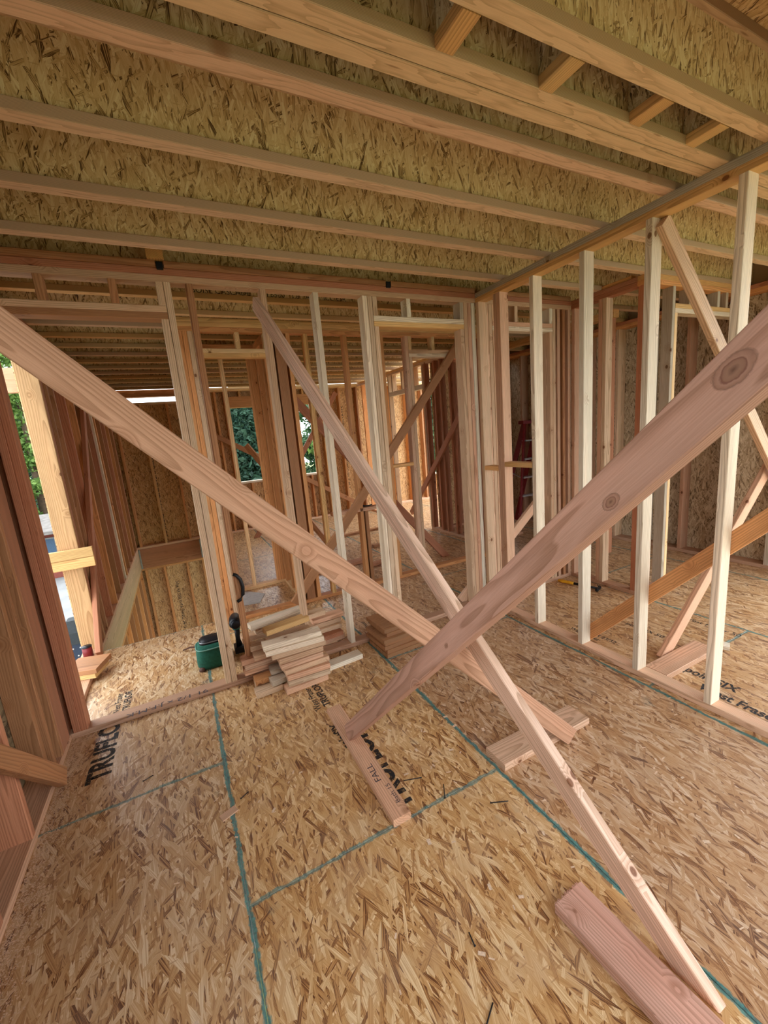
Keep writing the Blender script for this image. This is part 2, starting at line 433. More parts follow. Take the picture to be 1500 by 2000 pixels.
# ================================================================== FLOOR
floor = empty('floor', label='strand-board subfloor of joined panels with teal painted seams', kind='structure')
cols = [-.98, -.025, 1.1785, 2.386, 3.5945, 4.80, 6.60]
crossings = [[-.231, 2.207, 4.20], [-1.045, 1.393, 3.83, 6.27], [.16, 2.60, 5.04, 7.48], [-1.06, 1.38, 3.82, 6.26], [.30, 2.74, 5.18, 7.6], [-1.0, 1.45, 3.9, 6.3]]
PAN = {}
G = .0009
for i in range(6):
    ys = [Y0] + [y for y in crossings[i] if Y0 < y < YD] + [YD]
    for jn in range(len(ys) - 1):
        xa, xb, ya, yb = cols[i] + G, cols[i + 1] - G, ys[jn] + G, ys[jn + 1] - G
        if i == 0 and ya > 4.1: continue
        pieces = [(xa, xb, ya, yb)]
        if i == 1 and yb > 4.2:
            pieces = [(.2, xb, max(ya, 4.2 + G), yb)] + ([(xa, xb, ya, 4.2 - G)] if ya < 4.2 else [])
        for p in pieces:
            o = sheet('osb_panel', *p, -.018, 0., OSB_FLOOR, floor, seam=True, col=((.49, .48, .47, 1), (.52, .49, .42, 1), (.44, .415, .43, 1), (.47, .44, .41, 1), (.5, .48, .46, 1), (.5, .48, .46, 1))[i])
            PAN[(i, jn)] = o
text('printed_stamp', 'TRUFLOR', (-.588, 2.44, .0006), AWAY, PAN[(0, 2)], .155, squash=.9, bold=.006)
text('printed_stamp', 'West Fraser', (-.605, 3.06, .0006), AWAY, PAN[(0, 2)], .055, squash=.95, bold=.001)
text('printed_stamp', 'TRUFLOR', (-.545, 3.06, .0006), AWAY, PAN[(0, 2)], .062, squash=1.0, bold=.002)
text('printed_stamp', 'TRUFLOR', (.722, 1.43, .0006), AWAY, PAN[(1, 2)], .155, squash=.9, bold=.006)
text('printed_stamp', 'pointSIX', (.622, 1.93, .0006), AWAY, PAN[(1, 2)], .085, squash=.75, bold=.003)
text('printed_stamp', 'West Fraser', (.575, 2.33, .0006), AWAY, PAN[(1, 2)], .062, squash=.85, bold=.001)
text('printed_stamp', 'TRUFLOR', (.640, 2.34, .0006), AWAY, PAN[(1, 2)], .066, squash=1.0, bold=.002)
text('printed_stamp', 'pointSIX', (2.72, 1.36, .0006), TOWARD, PAN[(3, 1)], .10, squash=.8, bold=.003)
text('printed_stamp', 'West Fraser', (2.60, 1.22, .0006), TOWARD, PAN[(3, 1)], .095, squash=.8, bold=.003)
text('printed_stamp', 'West Fraser', (2.62, 2.15, .0006), TOWARD, PAN[(3, 2)], .05, bold=.001)
text('printed_stamp', 'TRUFLOR 23/32', (2.68, 2.15, .0006), TOWARD, PAN[(3, 2)], .05, bold=.001)
text('printed_stamp', 'pointSIX 50', (3.02, 1.95, .0006), TOWARD, PAN[(3, 2)], .06, bold=.001)
text('printed_stamp', 'West Fraser 50', (3.45, 1.75, .0006), TOWARD, PAN[(3, 2)], .06, bold=.001)
text('printed_stamp', 'West Fraser', (1.30, 3.05, .0006), AWAY, PAN[(2, 2)], .05, bold=.001)
text('printed_stamp', 'TRUFLOR', (1.36, 3.05, .0006), AWAY, PAN[(2, 2)], .05, bold=.001)

# ================================================================== CEILING of I-joists
ceiling = empty('ceiling', label='open ceiling of wooden I-joists with strand-board webs under a plywood deck', kind='structure')
def i_joist(yc, x0=X0 + .03, x1=XR, bt='pink'):
    j = empty('i_joist', ((x0 + x1) / 2, yc, P3Z)); j.parent = ceiling
    board('bottom_flange', x0, x1, yc - .03, yc + .03, P3Z, P3Z + S, bt, j, LVL, ch=.002)
    board('top_flange', x0, x1, yc - .03, yc + .03, P3Z + .264, P3Z + .302, 'tan', j, LVL, ch=.002)
    sheet('web', x0, x1, yc - .006, yc + .006, P3Z + S - .004, P3Z + .268, OSB_WEB, j)
    return j
ys = [-1.09, -.68, -.27, .14, .565, .993, 1.180, 1.243, 1.408, 1.811, 2.225, 2.646] + [3.056 + .4064 * k for k in range(13)] + [8.34]
JO = {}
for k, y in enumerate(ys):
    JO[k] = i_joist(y, bt=(lin(220, 184, 142) if .9 < y < 1.3 else (lin(218, 178, 146), lin(222, 188, 154), lin(216, 182, 148), lin(220, 186, 152))[k % 4]) if y < 3 else ('tan', 'honey', 'yellow')[k % 3])
for k, xc in enumerate((.883, 1.289, 1.757, 2.126)):
    b = empty('joist_blocking', (xc, 1.09, P3Z)); b.parent = ceiling
    board('block', xc - .032, xc + .032, 1.025, 1.150, P3Z, P3Z + S, 'honey', b, axis=1)
    sheet('block_web', xc - .006, xc + .006, 1.0, 1.173, P3Z + S, P3Z + .26, OSB_WEB, b)
xs = [X0, .24, 1.46, 2.68, 3.80, XR + .05]
for i in range(5):
    for (ya, yb) in ((Y0, .75), (.752, 3.2), (3.202, 5.6), (5.602, 8.56)):
        if i == 4 and ya > 5: continue          # deck left off the far right room to let daylight in
        sheet('deck_panel', xs[i] + .001, xs[i + 1] - .001, ya, yb, P3Z + .302, P3Z + .321, OSB_WALL, ceiling)
board('rim_board', X0, X0 + .03, Y0, 8.5, P3Z, P3Z + .302, 'tan', ceiling, LVL)
board('rim_board', XR, XR + .03, Y0, 8.5, P3Z, P3Z + .302, 'tan', ceiling, LVL)
tj = JO[13]
text('printed_stamp', 'BOISE CASCADE   BCI 6500   1.8   APA   ICC ESR', (.30, 3.4624 - .0066, P3Z + .045), ((1, 0, 0), (0, 0, 1), (0, -1, 0)), JO[13], .052, squash=1.1)

# ================================================================== WALLS
def plates_x(w, x0, x1, y, d, tb='pink', t1='tan', t2='rose', bottom=None, zb=0., top=True):
    for a, b in (bottom if bottom is not None else [(x0, x1)]):
        board('bottom_plate', a, b, y, y + d, zb, zb + S, tb, w)
    if top:
        board('top_plate', x0, x1, y, y + d, P1Z, P2Z, t1, w)
        board('top_plate', x0, x1, y, y + d, P2Z, P3Z, t2, w)
def plates_y(w, y0, y1, x, d, tb='pink', t1='tan', t2='rose', bottom=None, top=True):
    for a, b in (bottom if bottom is not None else [(y0, y1)]):
        board('bottom_plate', x, x + d, a, b, 0, S, tb, w)
    if top:
        board('top_plate', x, x + d, y0, y1, P1Z, P2Z, t1, w)
        board('top_plate', x, x + d, y0, y1, P2Z, P3Z, t2, w)
def sx(w, x, y, d, t='tan', z0=S, z1=P1Z, name='stud', th=S):
    return board(name, x, x + th, y, y + d, z0, z1, t, w)
def sy(w, y, x, d, t='tan', z0=S, z1=P1Z, name='stud', th=S):
    return board(name, x, x + d, y, y + th, z0, z1, t, w)

# ---- wall_right: the open partition of pale studs beside the braces
A = empty('wall_right', label='open partition of pale studs standing between the braced room and the hammer', kind='structure')
AX, AD = 2.435, .089
plates_y(A, Y0, 2.925, AX, AD, 'pink', 'honey', 'grey')
for y, t in ((1.071, 'pale'), (1.481, 'pale'), (1.890, 'pale'), (2.301, 'pale'), (2.675, 'pink'), (.661, 'pale'), (.255, 'tan'), (-.151, 'tan'), (-.557, 'pale'), (-.963, 'tan'), (2.886, 'tan')):
    sy(A, y, AX, AD, t)
sy(A, 2.637, AX, AD, 'pink')

# ---- wall_middle: runs across behind the piles
B = empty('wall_middle', label='cross wall of studs with headers and doubled posts behind the lumber piles', kind='structure')
BY, BD = 2.926, .089
plates_x(B, -.838, 3.584, BY, BD, 'rose', 'tan', 'red')
for a, b in ((-.86, .085), (.13, 1.60), (1.645, 2.43), (2.53, 3.57)):
    board('nailer', a, b, BY - .01, BY + .079, P3Z, P3Z + S, 'brown', B)
for x in (.107, 1.622):
    board('metal_clip', x - .017, x + .017, BY - .012, BY + .05, P3Z - .012, P3Z + .03, lin(30, 30, 34), B, DSTEEL, axis=0)
board('joist_block', .045, .135, BY - .03, BY + .05, P3Z + S, P3Z + .10, 'honey', B, axis=1)
for x, t in ((-.825, 'red'), (-.787, 'red'), (.108, 'tan'), (.232, 'brown'), (.672, 'tan'), (1.030, 'pale'), (1.402, 'pale'), (1.442, 'tan'), (2.312, 'tan'), (2.352, 'rose'), (2.392, 'pale'), (2.535, 'pink'), (2.575, 'tan'), (3.340, 'tan'), (3.400, 'rose'), (3.470, 'brown'), (3.545, 'rose')):
    sx(B, x, BY, BD, t)
for x, t in ((.068, 'tan'), (1.482, 'tan'), (2.272, 'tan'), (2.615, 'tan'), (3.300, 'tan')):
    sx(B, x, BY, BD, t, S, 2.460, 'trimmer_stud')
for a, b, t, u in ((-.749, .106, 'tan', 'brown'), (1.482, 2.310, 'pale', 'honey'), (2.615, 3.338, 'pink', 'pale')):
    board('header', a, b, BY, BY + BD, 2.460, 2.498, u, B)
    board('header', a, b, BY, BY + BD, 2.498, 2.536, t, B)
for x, t in ((-.511, 'brown'), (-.172, 'brown'), (.068, 'tan'), (1.482, 'tan'), (1.770, 'pale'), (2.272, 'grey'), (2.87, 'tan'), (3.300, 'pale'), (2.615, 'tan')):
    sx(B, x, BY, BD, t, 2.536, P1Z, 'cripple_stud')
board('fire_block', AX, AX + AD, 2.340, 2.636, 1.315, 1.353, 'honey', A)
board('fire_block', AX, AX + AD, 2.714, 2.885, 1.276, 1.314, 'honey', A)
# carpenter's note on the bottom plate, written from the far side
text('handwriting', '91 1/2 x J.F.M.K', (-.05, BY + .018, S + .0006), ((-1, 0, 0), (0, -1, 0), (0, 0, 1)), B, .062, PEN, 1.25)
text('handwriting', '18c', (2.33, BY + .018, S + .0006), ((-1, 0, 0), (0, -1, 0), (0, 0, 1)), B, .07, PEN, 1.1)

# ---- wall_left: outside wall, window opening, stairwell side
L = empty('wall_left', label='outside wall of deep studs with the tall open window and the stairwell side', kind='structure')
LX, LD = -.98, .14
plates_y(L, Y0, 8.39, LX, LD, 'pink', 'tan', 'red')
for y, t in ((2.155, 'red'), (1.75, 'red'), (1.34, 'red'), (.90, 'tan'), (-.338, 'tan'), (-.72, 'tan'), (-1.1, 'red'), (2.985, 'red')):
    sy(L, y, LX, LD, t)
sy(L, 2.60, LX, .10, 'brown', th=.045); sy(L, 2.66, LX, .12, 'brown', th=.030)
board('backing_stud', -.878, -.840, 2.760, 2.905, S, P1Z, 'red', L)
sy(L, 2.725, LX, .14, 'brown', th=.030)
for y, t in ((4.20, lin(192, 150, 104)), (4.242, 'red'), (4.40, 'brown')):
    sy(L, y, LX, LD, t)
for k in range(10):
    sy(L, 4.60 + .40 * k, LX, LD, ('brown', 'red', 'orange')[k % 3])
sy(L, 6.42, LX, LD, 'pale'); sy(L, 7.42, LX, LD, 'brown'); sy(L, 8.26, LX, LD, 'red')
board('header', LX, LX + LD, 3.03, 4.20, 2.52, P1Z, 'brown', L)
board('rim_board', LX + .10, LX + LD, 4.205, 8.39, -.36, 0., 'tan', L)
board('lower_top_plate', LX, LX + LD, 4.2, 8.39, -.40, -.362, 'orange', L)
for k in range(11):
    sy(L, 4.28 + .40 * k, LX, LD, ('orange', 'brown')[k % 2], -2.96, -.40, 'lower_stud')
for a, b in ((4.24, 5.45), (5.452, 6.67), (6.672, 8.54)):
    for c, d in ((-3., -.37), (-.368, P3Z)):
        sheet('sheathing_panel', LX - .012, LX, a, b, c, d, OSB_WALL, L)
for a, b, c, d in ((Y0, -.30, -.4, P3Z), (-.298, .90, -.4, .86), (-.298, .90, 2.25, P3Z), (.902, 1.82, -.4, P3Z), (1.822, 3.03, -.4, P3Z)):
    sheet('sheathing_panel', LX - .012, LX, a, b, c, d, OSB_GREY, L)
board('window_sill', LX, LX + LD, -.30, .90, .86, .898, 'tan', L)  # unseen window opening added to bring light onto the near braces
board('header', LX, LX + LD, -.30, .90, 2.25, 2.45, 'tan', L)
sheet('sheathing_panel', LX - .012, LX, 3.03, 4.24, 2.60, P3Z, OSB_GREY, L)
sheet('sheathing_panel', LX - .012, LX, 3.03, 4.24, -3., -.02, OSB_GREY, L)
board('eave_block', -1.135, -.995, 4.55, 4.60, 2.27, 2.47, 'pink', L, axis=0)

# ---- wall_back: far outside wall with windows
D = empty('wall_back', label='far outside wall of strand-board sheathing with window openings onto trees', kind='structure')
DY, DD, DX1 = 8.40, .14, 6.60
board('bottom_plate', -.84, DX1, DY, DY + DD, 0, S, 'pink', D)
board('top_plate', .20, DX1, DY, DY + DD, P1Z, P2Z, 'yellow', D); board('top_plate', .20, DX1, DY, DY + DD, P2Z, P3Z, 'pale', D)
board('top_plate', -.84, .198, DY, DY + DD, 2.497, 2.535, 'yellow', D)
board('upper_beam', -.84, .198, DY, DY + DD, 2.625, P3Z, 'brown', D)
WIN = ((1.07, 2.65, .965, 2.37), (5.50, 6.45, .60, 2.45))
xk = -.80
k = 0
while xk < DX1 - .05:
    t = ('orange', 'honey', 'orange', 'brown')[k % 4]
    if not any(a - .09 < xk < b + .05 for a, b, _, _ in WIN):
        sx(D, xk, DY, DD, t, S, 2.497 if xk < .15 else P1Z)
    xk += .406; k += 1
for a, b, c, d in WIN:
    for x in (a - .038, b): sx(D, x, DY, DD, 'orange', S, d, 'trimmer_stud')
    for x in (a - .078, b + .04): sx(D, x, DY, DD, 'orange')
    board('header', a - .038, b + .038, DY, DY + DD, d, min(d + .20, P1Z - .001), 'orange', D)
    board('window_sill', a, b, DY, DY + DD, c - S, c, 'pale', D)
    for x in np.arange(a + .2, b - .1, .406): sx(D, float(x), DY, DD, 'orange', S, c - S, 'cripple_stud')
    for x in np.arange(a + .2, b - .1, .406): sx(D, float(x), DY, DD, 'honey', d + .2, P1Z, 'cripple_stud') if d + .2 < P1Z - .02 else None
SY = DY + DD
for a, b, c, d in ((-.98, .20, -3.0, -.38), (-.98, .20, -.378, 2.535), (.202, 1.069, -.4, P3Z), (1.07, 2.65, -.4, .96), (1.07, 2.65, 2.37, P3Z), (2.651, 3.8, -.4, P3Z), (3.802, 5.499, -.4, P3Z), (5.50, 6.45, -.4, .56), (5.50, 6.45, 2.45, P3Z), (6.452, 6.6, -.4, P3Z)):
    sheet('sheathing_panel', a, b, SY, SY + .012, c, d, OSB_WALL, D)
board('rim_board', -.84, .20, DY, DY + S, -.36, -.002, 'red', D)
board('joist_hanger', -.838, -.815, DY - .03, DY, -.35, -.005, lin(150, 150, 150), D, STEEL, axis=2)
board('joist_hanger', .165, .19, DY - .03, DY, -.35, -.005, lin(150, 150, 150), D, STEEL, axis=2)
board('lower_top_plate', -.84, .20, DY, DY + DD, -.40, -.362, 'orange', D)
for k, x in enumerate((-.80, -.50, -.12, .15)): sx(D, x, DY, DD, 'orange', -2.96, -.40, 'lower_stud')
for x, z, s_ in ((-.40, 1.85, .09), (-.36, -.75, .07), (3.33, 2.3, .08), (3.9, 1.9, .08)):
    text('printed_stamp', 'APA RATED SHEATHING  24/16  EXPOSURE 1  PS 2', (x, SY - .0006, z), ((0, 0, -1), (1, 0, 0), (0, -1, 0)), D, s_, bold=.001)

# ---- stairwell opening: right side wall and floor edge
SW = empty('wall_stair', label='stud wall closing the right side of the stairwell beyond the landing', kind='structure')
board('bottom_plate', .205, .294, 4.22, 8.39, 0, S, 'orange', SW)
board('top_plate', .205, .294, 4.15, 8.39, P1Z, P2Z, 'honey', SW); board('top_plate', .205, .294, 4.15, 8.39, P2Z, P3Z, 'honey', SW)
for k in range(11): sy(SW, 4.26 + .404 * k, .205, .089, ('orange', 'honey')[k % 2])
board('rim_board', -.84, .20, 4.162, 4.198, -.36, -.02, 'tan', SW, LVL)
board('rim_board', .205, .24, 4.22, 8.39, -.36, -.02, 'tan', SW, LVL)

# ---- wall_hall: second cross wall with a doorway
W = empty('wall_hall', label='second cross wall with narrow doorway and diagonal brace behind the middle wall', kind='structure')
CY, CD = 4.05, .089
plates_x(W, .19, 3.70, CY, CD, 'orange', 'orange', 'honey')
board('nailer', .19, 3.70, CY, CY + .089, P3Z, P3Z + S, 'honey', W)
for x, t in ((.190, 'orange'), (.230, 'orange'), (.270, 'tan'), (.946, 'tan'), (1.112, 'orange'), (1.285, 'honey'), (1.690, 'orange'), (2.100, 'orange'), (2.400, 'pink'), (3.165, 'tan'), (3.42, 'red'), (3.66, 'red')):
    sx(W, x, CY, CD, t)
sx(W, 1.000, CY, .14, 'brown', th=.09, name='post')
for x, t in ((.310, 'tan'), (.906, 'orange'), (2.440, 'tan'), (3.125, 'tan')): sx(W, x, CY, CD, t, S, 2.452, 'trimmer_stud')
for a, b, t, u in ((.310, .944, 'yellow', 'honey'), (2.440, 3.163, 'tan', 'pale')):
    board('header', a, b, CY, CY + CD, 2.452, 2.490, u, W); board('header', a, b, CY, CY + CD, 2.490, 2.528, t, W)
for x in (.31, .655, .906, 2.44, 2.74, 3.125): sx(W, x, CY, CD, 'yellow', 2.528, P1Z, 'cripple_stud')
board('window_sill', 1.38, 2.10, CY, CY + CD, .862, .900, 'pink', W)
sx(W, 1.745, CY, CD, 'brown', S, .862, 'cripple_stud')
board('fire_block', 2.138, 2.40, CY, CY + CD, 1.282, 1.320, 'honey', W)

# ---- closet behind the doorway
CL = empty('wall_closet', label='small closet framing with bottom plates beyond the narrow doorway', kind='structure')
board('bottom_plate', .300, 1.050, 4.885, 4.974, 0, S, 'yellow', CL)
board('bottom_plate', .961, 1.050, 4.142, 4.884, 0, S, 'yellow', CL)
for z in (P1Z, P2Z):
    board('top_plate', .300, 1.14, 4.885, 4.974, z, z + S, 'orange', CL); board('top_plate', .961, 1.050, 4.142, 4.884, z, z + S, 'orange', CL)
for x, t, th_ in ((.590, 'yellow', S), (.880, 'orange', .09), (.972, 'brown', S), (1.012, 'orange', S), (.32, 'orange', S)):
    sx(CL, x, 4.885, .089, t, th=th_)
for y in (4.5, 4.80): sy(CL, y, .961, .089, 'orange')

# ---- wall_bedroom: dark stud wall running to the far room
HW = empty('wall_bedroom', label='dark reddish stud wall running back to the far windows', kind='structure')
HX = 3.702
plates_y(HW, 4.142, 8.39, HX, .089, 'pink', 'tan', 'honey', [(4.142, 5.80), (6.95, 8.39)])
for y, t in ((4.87, 'red'), (5.07, 'red'), (5.30, 'red'), (5.46, 'red'), (5.72, 'red'), (5.78, 'tan'), (6.95, 'tan'), (7.35, 'orange'), (7.75, 'orange'), (8.15, 'orange'), (4.45, 'red'), (4.16, 'red')):
    sy(HW, y, HX, .089, t)
board('header', HX, HX + .089, 5.82, 6.95, 2.30, 2.376, 'pale', HW)
for y in (6.05, 6.45, 6.8): sy(HW, y, HX, .089, 'tan', 2.376, P1Z, 'cripple_stud')

# ---- hall side walls at the right
A2 = empty('wall_hall_side', label='short stud wall behind the pale studs beside the hammer', kind='structure')
plates_y(A2, 2.29, 2.925, 3.586, .089, 'rose', 'red', 'red')
for y, t in ((2.885, 'rose'), (2.56, 'tan'), (2.60, 'rose')): sy(A2, y, 3.586, .089, t)
board('joist_shim', 3.60, 3.66, 2.35, 2.62, P3Z + .001, P3Z + .03, 'honey', A2)
E_ = empty('wall_bedroom_front', label='stud wall with wide door header beyond the pale studs', kind='structure')
plates_x(E_, 3.586, 5.11, 2.20, .089, 'rose', 'orange', 'honey', [(3.586, 4.008)])
for x, t in ((3.60, 'red'), (3.64, 'rose'), (3.93, 'grey'), (5.07, 'pink')): sx(E_, x, 2.20, .089, t)
for x, t in ((3.97, 'yellow'), (5.03, 'tan')): sx(E_, x, 2.20, .089, t, S, 2.460, 'trimmer_stud')
for z, t in ((2.460, 'pale'), (2.498, 'honey')): board('header', 3.97, 5.068, 2.20, 2.289, z, z + S, t, E_)
for x in (4.17, 4.62, 4.76): sx(E_, x, 2.20, .089, 'grey', 2.536, P1Z, 'cripple_stud')
K2 = empty('wall_utility', label='stud wall in the dim room behind the red stepladder, plus an added cross wall that darkens it', kind='structure')
plates_y(K2, 3.05, 5.6, 4.39, .089, 'rose', 'honey', 'honey', [(4.5, 5.6)])
for y in (3.08, 3.45, 5.0, 5.25, 5.55): sy(K2, y, 4.39, .089, 'red')
plates_x(K2, 3.80, 5.11, 5.61, .089, 'rose', 'red', 'red')  # cross wall and its sheathing added to keep this room dark
for x in (3.82, 4.2, 4.6, 4.98): sx(K2, x, 5.61, .089, 'red')
sheet('sheathing_panel', 3.80, 5.11, 5.70, 5.712, 0, P3Z, OSB_WALL, K2)
F = empty('wall_outer_right', label='outside wall with strand-board sheathing at the end of the hammer room', kind='structure')
FX = 5.12
plates_y(F, Y0, 5.60, FX, .14, 'rose', 'orange', 'red')
for k in range(11): sy(F, 1.45 + .406 * k, FX, .14, ('rose', 'grey', 'tan')[k % 3])
for ya, yb in ((1.45, 2.668), (2.67, 3.888), (3.89, 5.6)): sheet('sheathing_panel', FX + .14, FX + .152, ya, yb, 0, P3Z, OSB_PALE, F)
FR = empty('wall_front', label='unseen outside wall behind the viewpoint, sheathing and wide opening set to shape the daylight', kind='structure')
for a_, b_, c_, d_ in ((-.98, -.62, 0, P3Z), (-.618, .30, 0, P3Z), (.302, .80, 0, P3Z)): sheet('sheathing_panel', a_, b_, Y0 - .152, Y0 - .14, c_, d_, OSB_WALL, FR)  # closed stretch of this unseen wall shapes the daylight from behind
plates_x(FR, -.84, 5.11, Y0 - .14, .139, bottom=[(-.84, .80)])
for x_ in (-.80, -.40, 0., .40, .762): sx(FR, x_, Y0 - .14, .139, 'tan')
board('header', .80, 5.11, Y0 - .14, Y0 - .001, 2.45, P1Z, 'tan', FR)

# ================================================================== BRACES (temporary diagonals)
def brace(label, *a, **k): return stick('lumber_brace', *a, label=label, cat='brace', **k)
brace('long diagonal 2x4 brace descending from the left wall to a floor block', (1.618, 1.334, .035), (-.41, 1.334, 2.10), tn=lin(184, 140, 110), ext=(0.01, .56), cut_z=.004)
brace('pale-edged diagonal 2x4 brace from the middle wall down beside the loose plank', (1.124, .480, .005), (.652, 2.86, 2.492), roll=-.144, tn=lin(222, 186, 160), ext=(.10, .12), cut_z=.001)
nb = brace('nearest thick-looking 2x4 brace with the big knot rising out of the picture', (.628, 1.963, .063), (.781, .35, 1.71), roll=-.187, tn=lin(186, 142, 120), ext=(.028, 1.0))
def knot_material():
    s = NT('knot_wood'); tc = s.n('ShaderNodeTexCoord').outputs['Object']
    x, y, z = s.sep(tc)
    d = s.vmath('LENGTH', s.comb(s.math('MULTIPLY', x, 13.), s.math('MULTIPLY', y, 20.), 0.))
    d = s.math('ADD', d, s.fmap(s.noise(tc, 30., 3.).outputs[0], .3, .7, -.07, .07))
    c = s.ramp(d, [(0., lin(110, 76, 58)), (.30, lin(158, 116, 92)), (.48, lin(150, 108, 86)), (.56, lin(128, 84, 66)), (.64, lin(176, 132, 110)), (.80, lin(164, 120, 98)), (1., lin(186, 142, 120))])
    s.done(c, .6)
    tr = s.n('ShaderNodeBsdfTransparent'); mx = s.n('ShaderNodeMixShader')
    s.put(mx.inputs[0], s.fmap(d, .80, 1.0, 1., 0.))
    s.t.links.new(tr.outputs[0], mx.inputs[1]); s.t.links.new(s.b.outputs[0], mx.inputs[2])
    s.t.links.new(mx.outputs[0], s.t.nodes['Material Output'].inputs[0])
    return s.m
KNOT = knot_material()
for sv_, av_, ks in ((2.335, .006, .46), (2.055, -.020, .30), (1.30, -.012, .17)):
    q0, q1, dD, dA, dB = frame_of((.628, 1.963, .063), (.781, .35, 1.71), -.187)
    me = bpy.data.meshes.new('knot')
    me.from_pydata([(.078 * math.cos(t * math.pi / 12), .050 * math.sin(t * math.pi / 12), 0) for t in range(24)], [], [tuple(range(24))]); me.materials.append(KNOT)
    ko = bpy.data.objects.new('knot', me)
    Mk = Matrix(((dD.x, dA.x, dB.x, 0), (dD.y, dA.y, dB.y, 0), (dD.z, dA.z, dB.z, 0), (0, 0, 0, 1)))
    ko.matrix_basis = Matrix.Translation(q0 + dD * sv_ + dA * av_ + dB * .0195) @ Mk @ Matrix.Scale(ks, 4)
    put(ko, nb)
brace('brace dropping from the top of a pale stud into the hammer room', (4.86, 1.462, .30), (2.48, 1.462, 2.655), tn='tan', ext=(.25, -.01))
brace('flat reddish brace nailed across the back of the pale studs', (2.544, 1.955, .045), (2.544, .30, 1.76), tn='orange', cut_z=.04)
brace('pink brace rising from the floor block behind the pale studs', (2.80, 1.523, .02), (4.05, 1.523, 1.165), tn='pink', ext=(.05, 1.3), cut_z=.002)
brace('long brown brace nailed diagonally across the second cross wall', (.855, 4.03, .045), (3.10, 4.03, 2.60), tn='brown', ext=(0, .05), cut_z=.002)
brace('dark red brace crossing behind the second cross wall to the floor', (2.97, 4.40, .03), (1.19, 4.40, 2.12), tn='red', ext=(.06, .3), cut_z=.002)
brace('pink brace nailed low across the back of the middle wall near the pale studs', (2.22, 3.036, .06), (3.40, 3.036, .985), tn='pink', ext=(.02, .25), cut_z=.04)
brace('slanting brace seen against the far left window', (1.75, 8.36, 1.25), (.55, 8.36, 2.0), tn='brown', ext=(1.9, .3), cut_z=.002)
brace('thin brace crossing the lower corner of the far window', (1.75, 7.6, .9), (2.55, 7.6, 2.0), tn='red', ext=(1.2, .6), cut_z=.002)
brace('brace leaning against the inside of the stairwell wall', (-.818, 3.96, .10), (-.818, 5.45, 1.88), tn='red', ext=(.02, .5), cut_z=.04)
brace('dark brace leaning across the reddish stud wall', (3.67, 6.4, .2), (3.67, 4.75, 1.9), tn='red', ext=(0, .6))
brace('stub of a brace low on the left wall by the sawdust', (-.802, 2.49, .075), (-.802, 1.95, .60), tn='brown', ext=(.05, 1.8), cut_z=.004)
brace('short brace between closet plate and doorway', (1.95, 6.1, .03), (1.45, 6.6, .95), tn='brown', ext=(.0, .9), cut_z=.002)
for k, z in enumerate((.795, .878)):
    board('guard_rail', -1.45, -.735, 4.118, 4.156, z, z + .080, 'honey', None, label=('lower' if k == 0 else 'upper') + ' of two yellow rail boards across the open window', cat='rail', group='rail boards across the open window')

# ================================================================== LOOSE LUMBER
def loose(label, *a, name='lumber_offcut', yaw=0., **k):
    o = board(name, *a, label=label, cat='board', **k)
    if yaw:
        c = o.matrix_basis.translation.copy()
        o.matrix_basis = Matrix.Translation(c) @ Matrix.Rotation(yaw, 4, 'Z') @ Matrix.Translation(-c) @ o.matrix_basis
    return o
loose('flat floor block under the foot of the long diagonal brace', 1.196, 1.808, 1.357, 1.497, 0, S, 'pink', name='floor_block')
o = loose('flat 2x4 scrap with scribbles under the nearest brace', .588, .676, 1.385, 2.262, 0, S, 'pink', name='floor_block', yaw=.0)
text('handwriting', 'FALL', (.640, 1.60, S + .0006), AWAY, o, .045, PEN, 1.3)
text('handwriting', 'Bath 15', (.662, 1.45, S + .0006), AWAY, o, .030, PEN, 1.3)
loose('flat pink floor block among the pale studs', 2.527, 3.09, 1.352, 1.492, 0, S, 'pink', name='floor_block')
loose('tiny offcut on the floor beyond the pale studs', 3.17, 3.24, 1.325, 1.40, 0, .03, 'pale', yaw=.4)
# rough-sawn plank in the near corner, ragged end
def ragged_plank():
    import bmesh
    me = prism_mesh(1.0, .14, .038).copy(); me.materials.clear(); me.materials.append(WOOD)
    bm = bmesh.new(); bm.from_mesh(me)
    rnd = random.Random(3)
    # splinters: short wedges on the sawn end
    for k in range(22):
        y = -.066 + .006 * k; w_, h_ = .003, .034; l_ = rnd.uniform(.002, .013); z0 = -.017
        v = [bm.verts.new(p) for p in ((-.5, y - w_, z0), (-.5, y + w_, z0), (-.5, y + w_, z0 + h_), (-.5, y - w_, z0 + h_), (-.5 - l_, y, z0 + h_), (-.5 - l_ * .5, y, z0))]
        for f in ((0, 5, 4, 3), (1, 2, 4, 5), (3, 4, 2), (0, 1, 5)): bm.faces.new([v[i] for i in f])
    bm.to_mesh(me); bm.free()
    o = bpy.data.objects.new('rough_plank', me)
    d = Vector((1.018 - .988, .0 - .815, 0)).normalized()
    ang = math.atan2(-.82, .04)
    o.matrix_basis = Matrix.Translation((.988, .818, .0195)) @ Matrix.Rotation(ang, 4, 'Z') @ Matrix.Translation((.5, 0, 0))
    o.color = lin(204, 160, 140)
    return put(o, None, 'rough pink plank with a ragged sawn end lying in the near corner', 'board')
ragged_plank()
for args in (('upper of two short boards on the plate in the open window', -.985, -.745, 3.62, 3.86, .082, .120, 'brown'), ('lower of two short boards on the plate in the open window', -.98, -.765, 3.63, 3.84, .0405, .080, 'honey')):
    loose(*args, yaw=-.30)
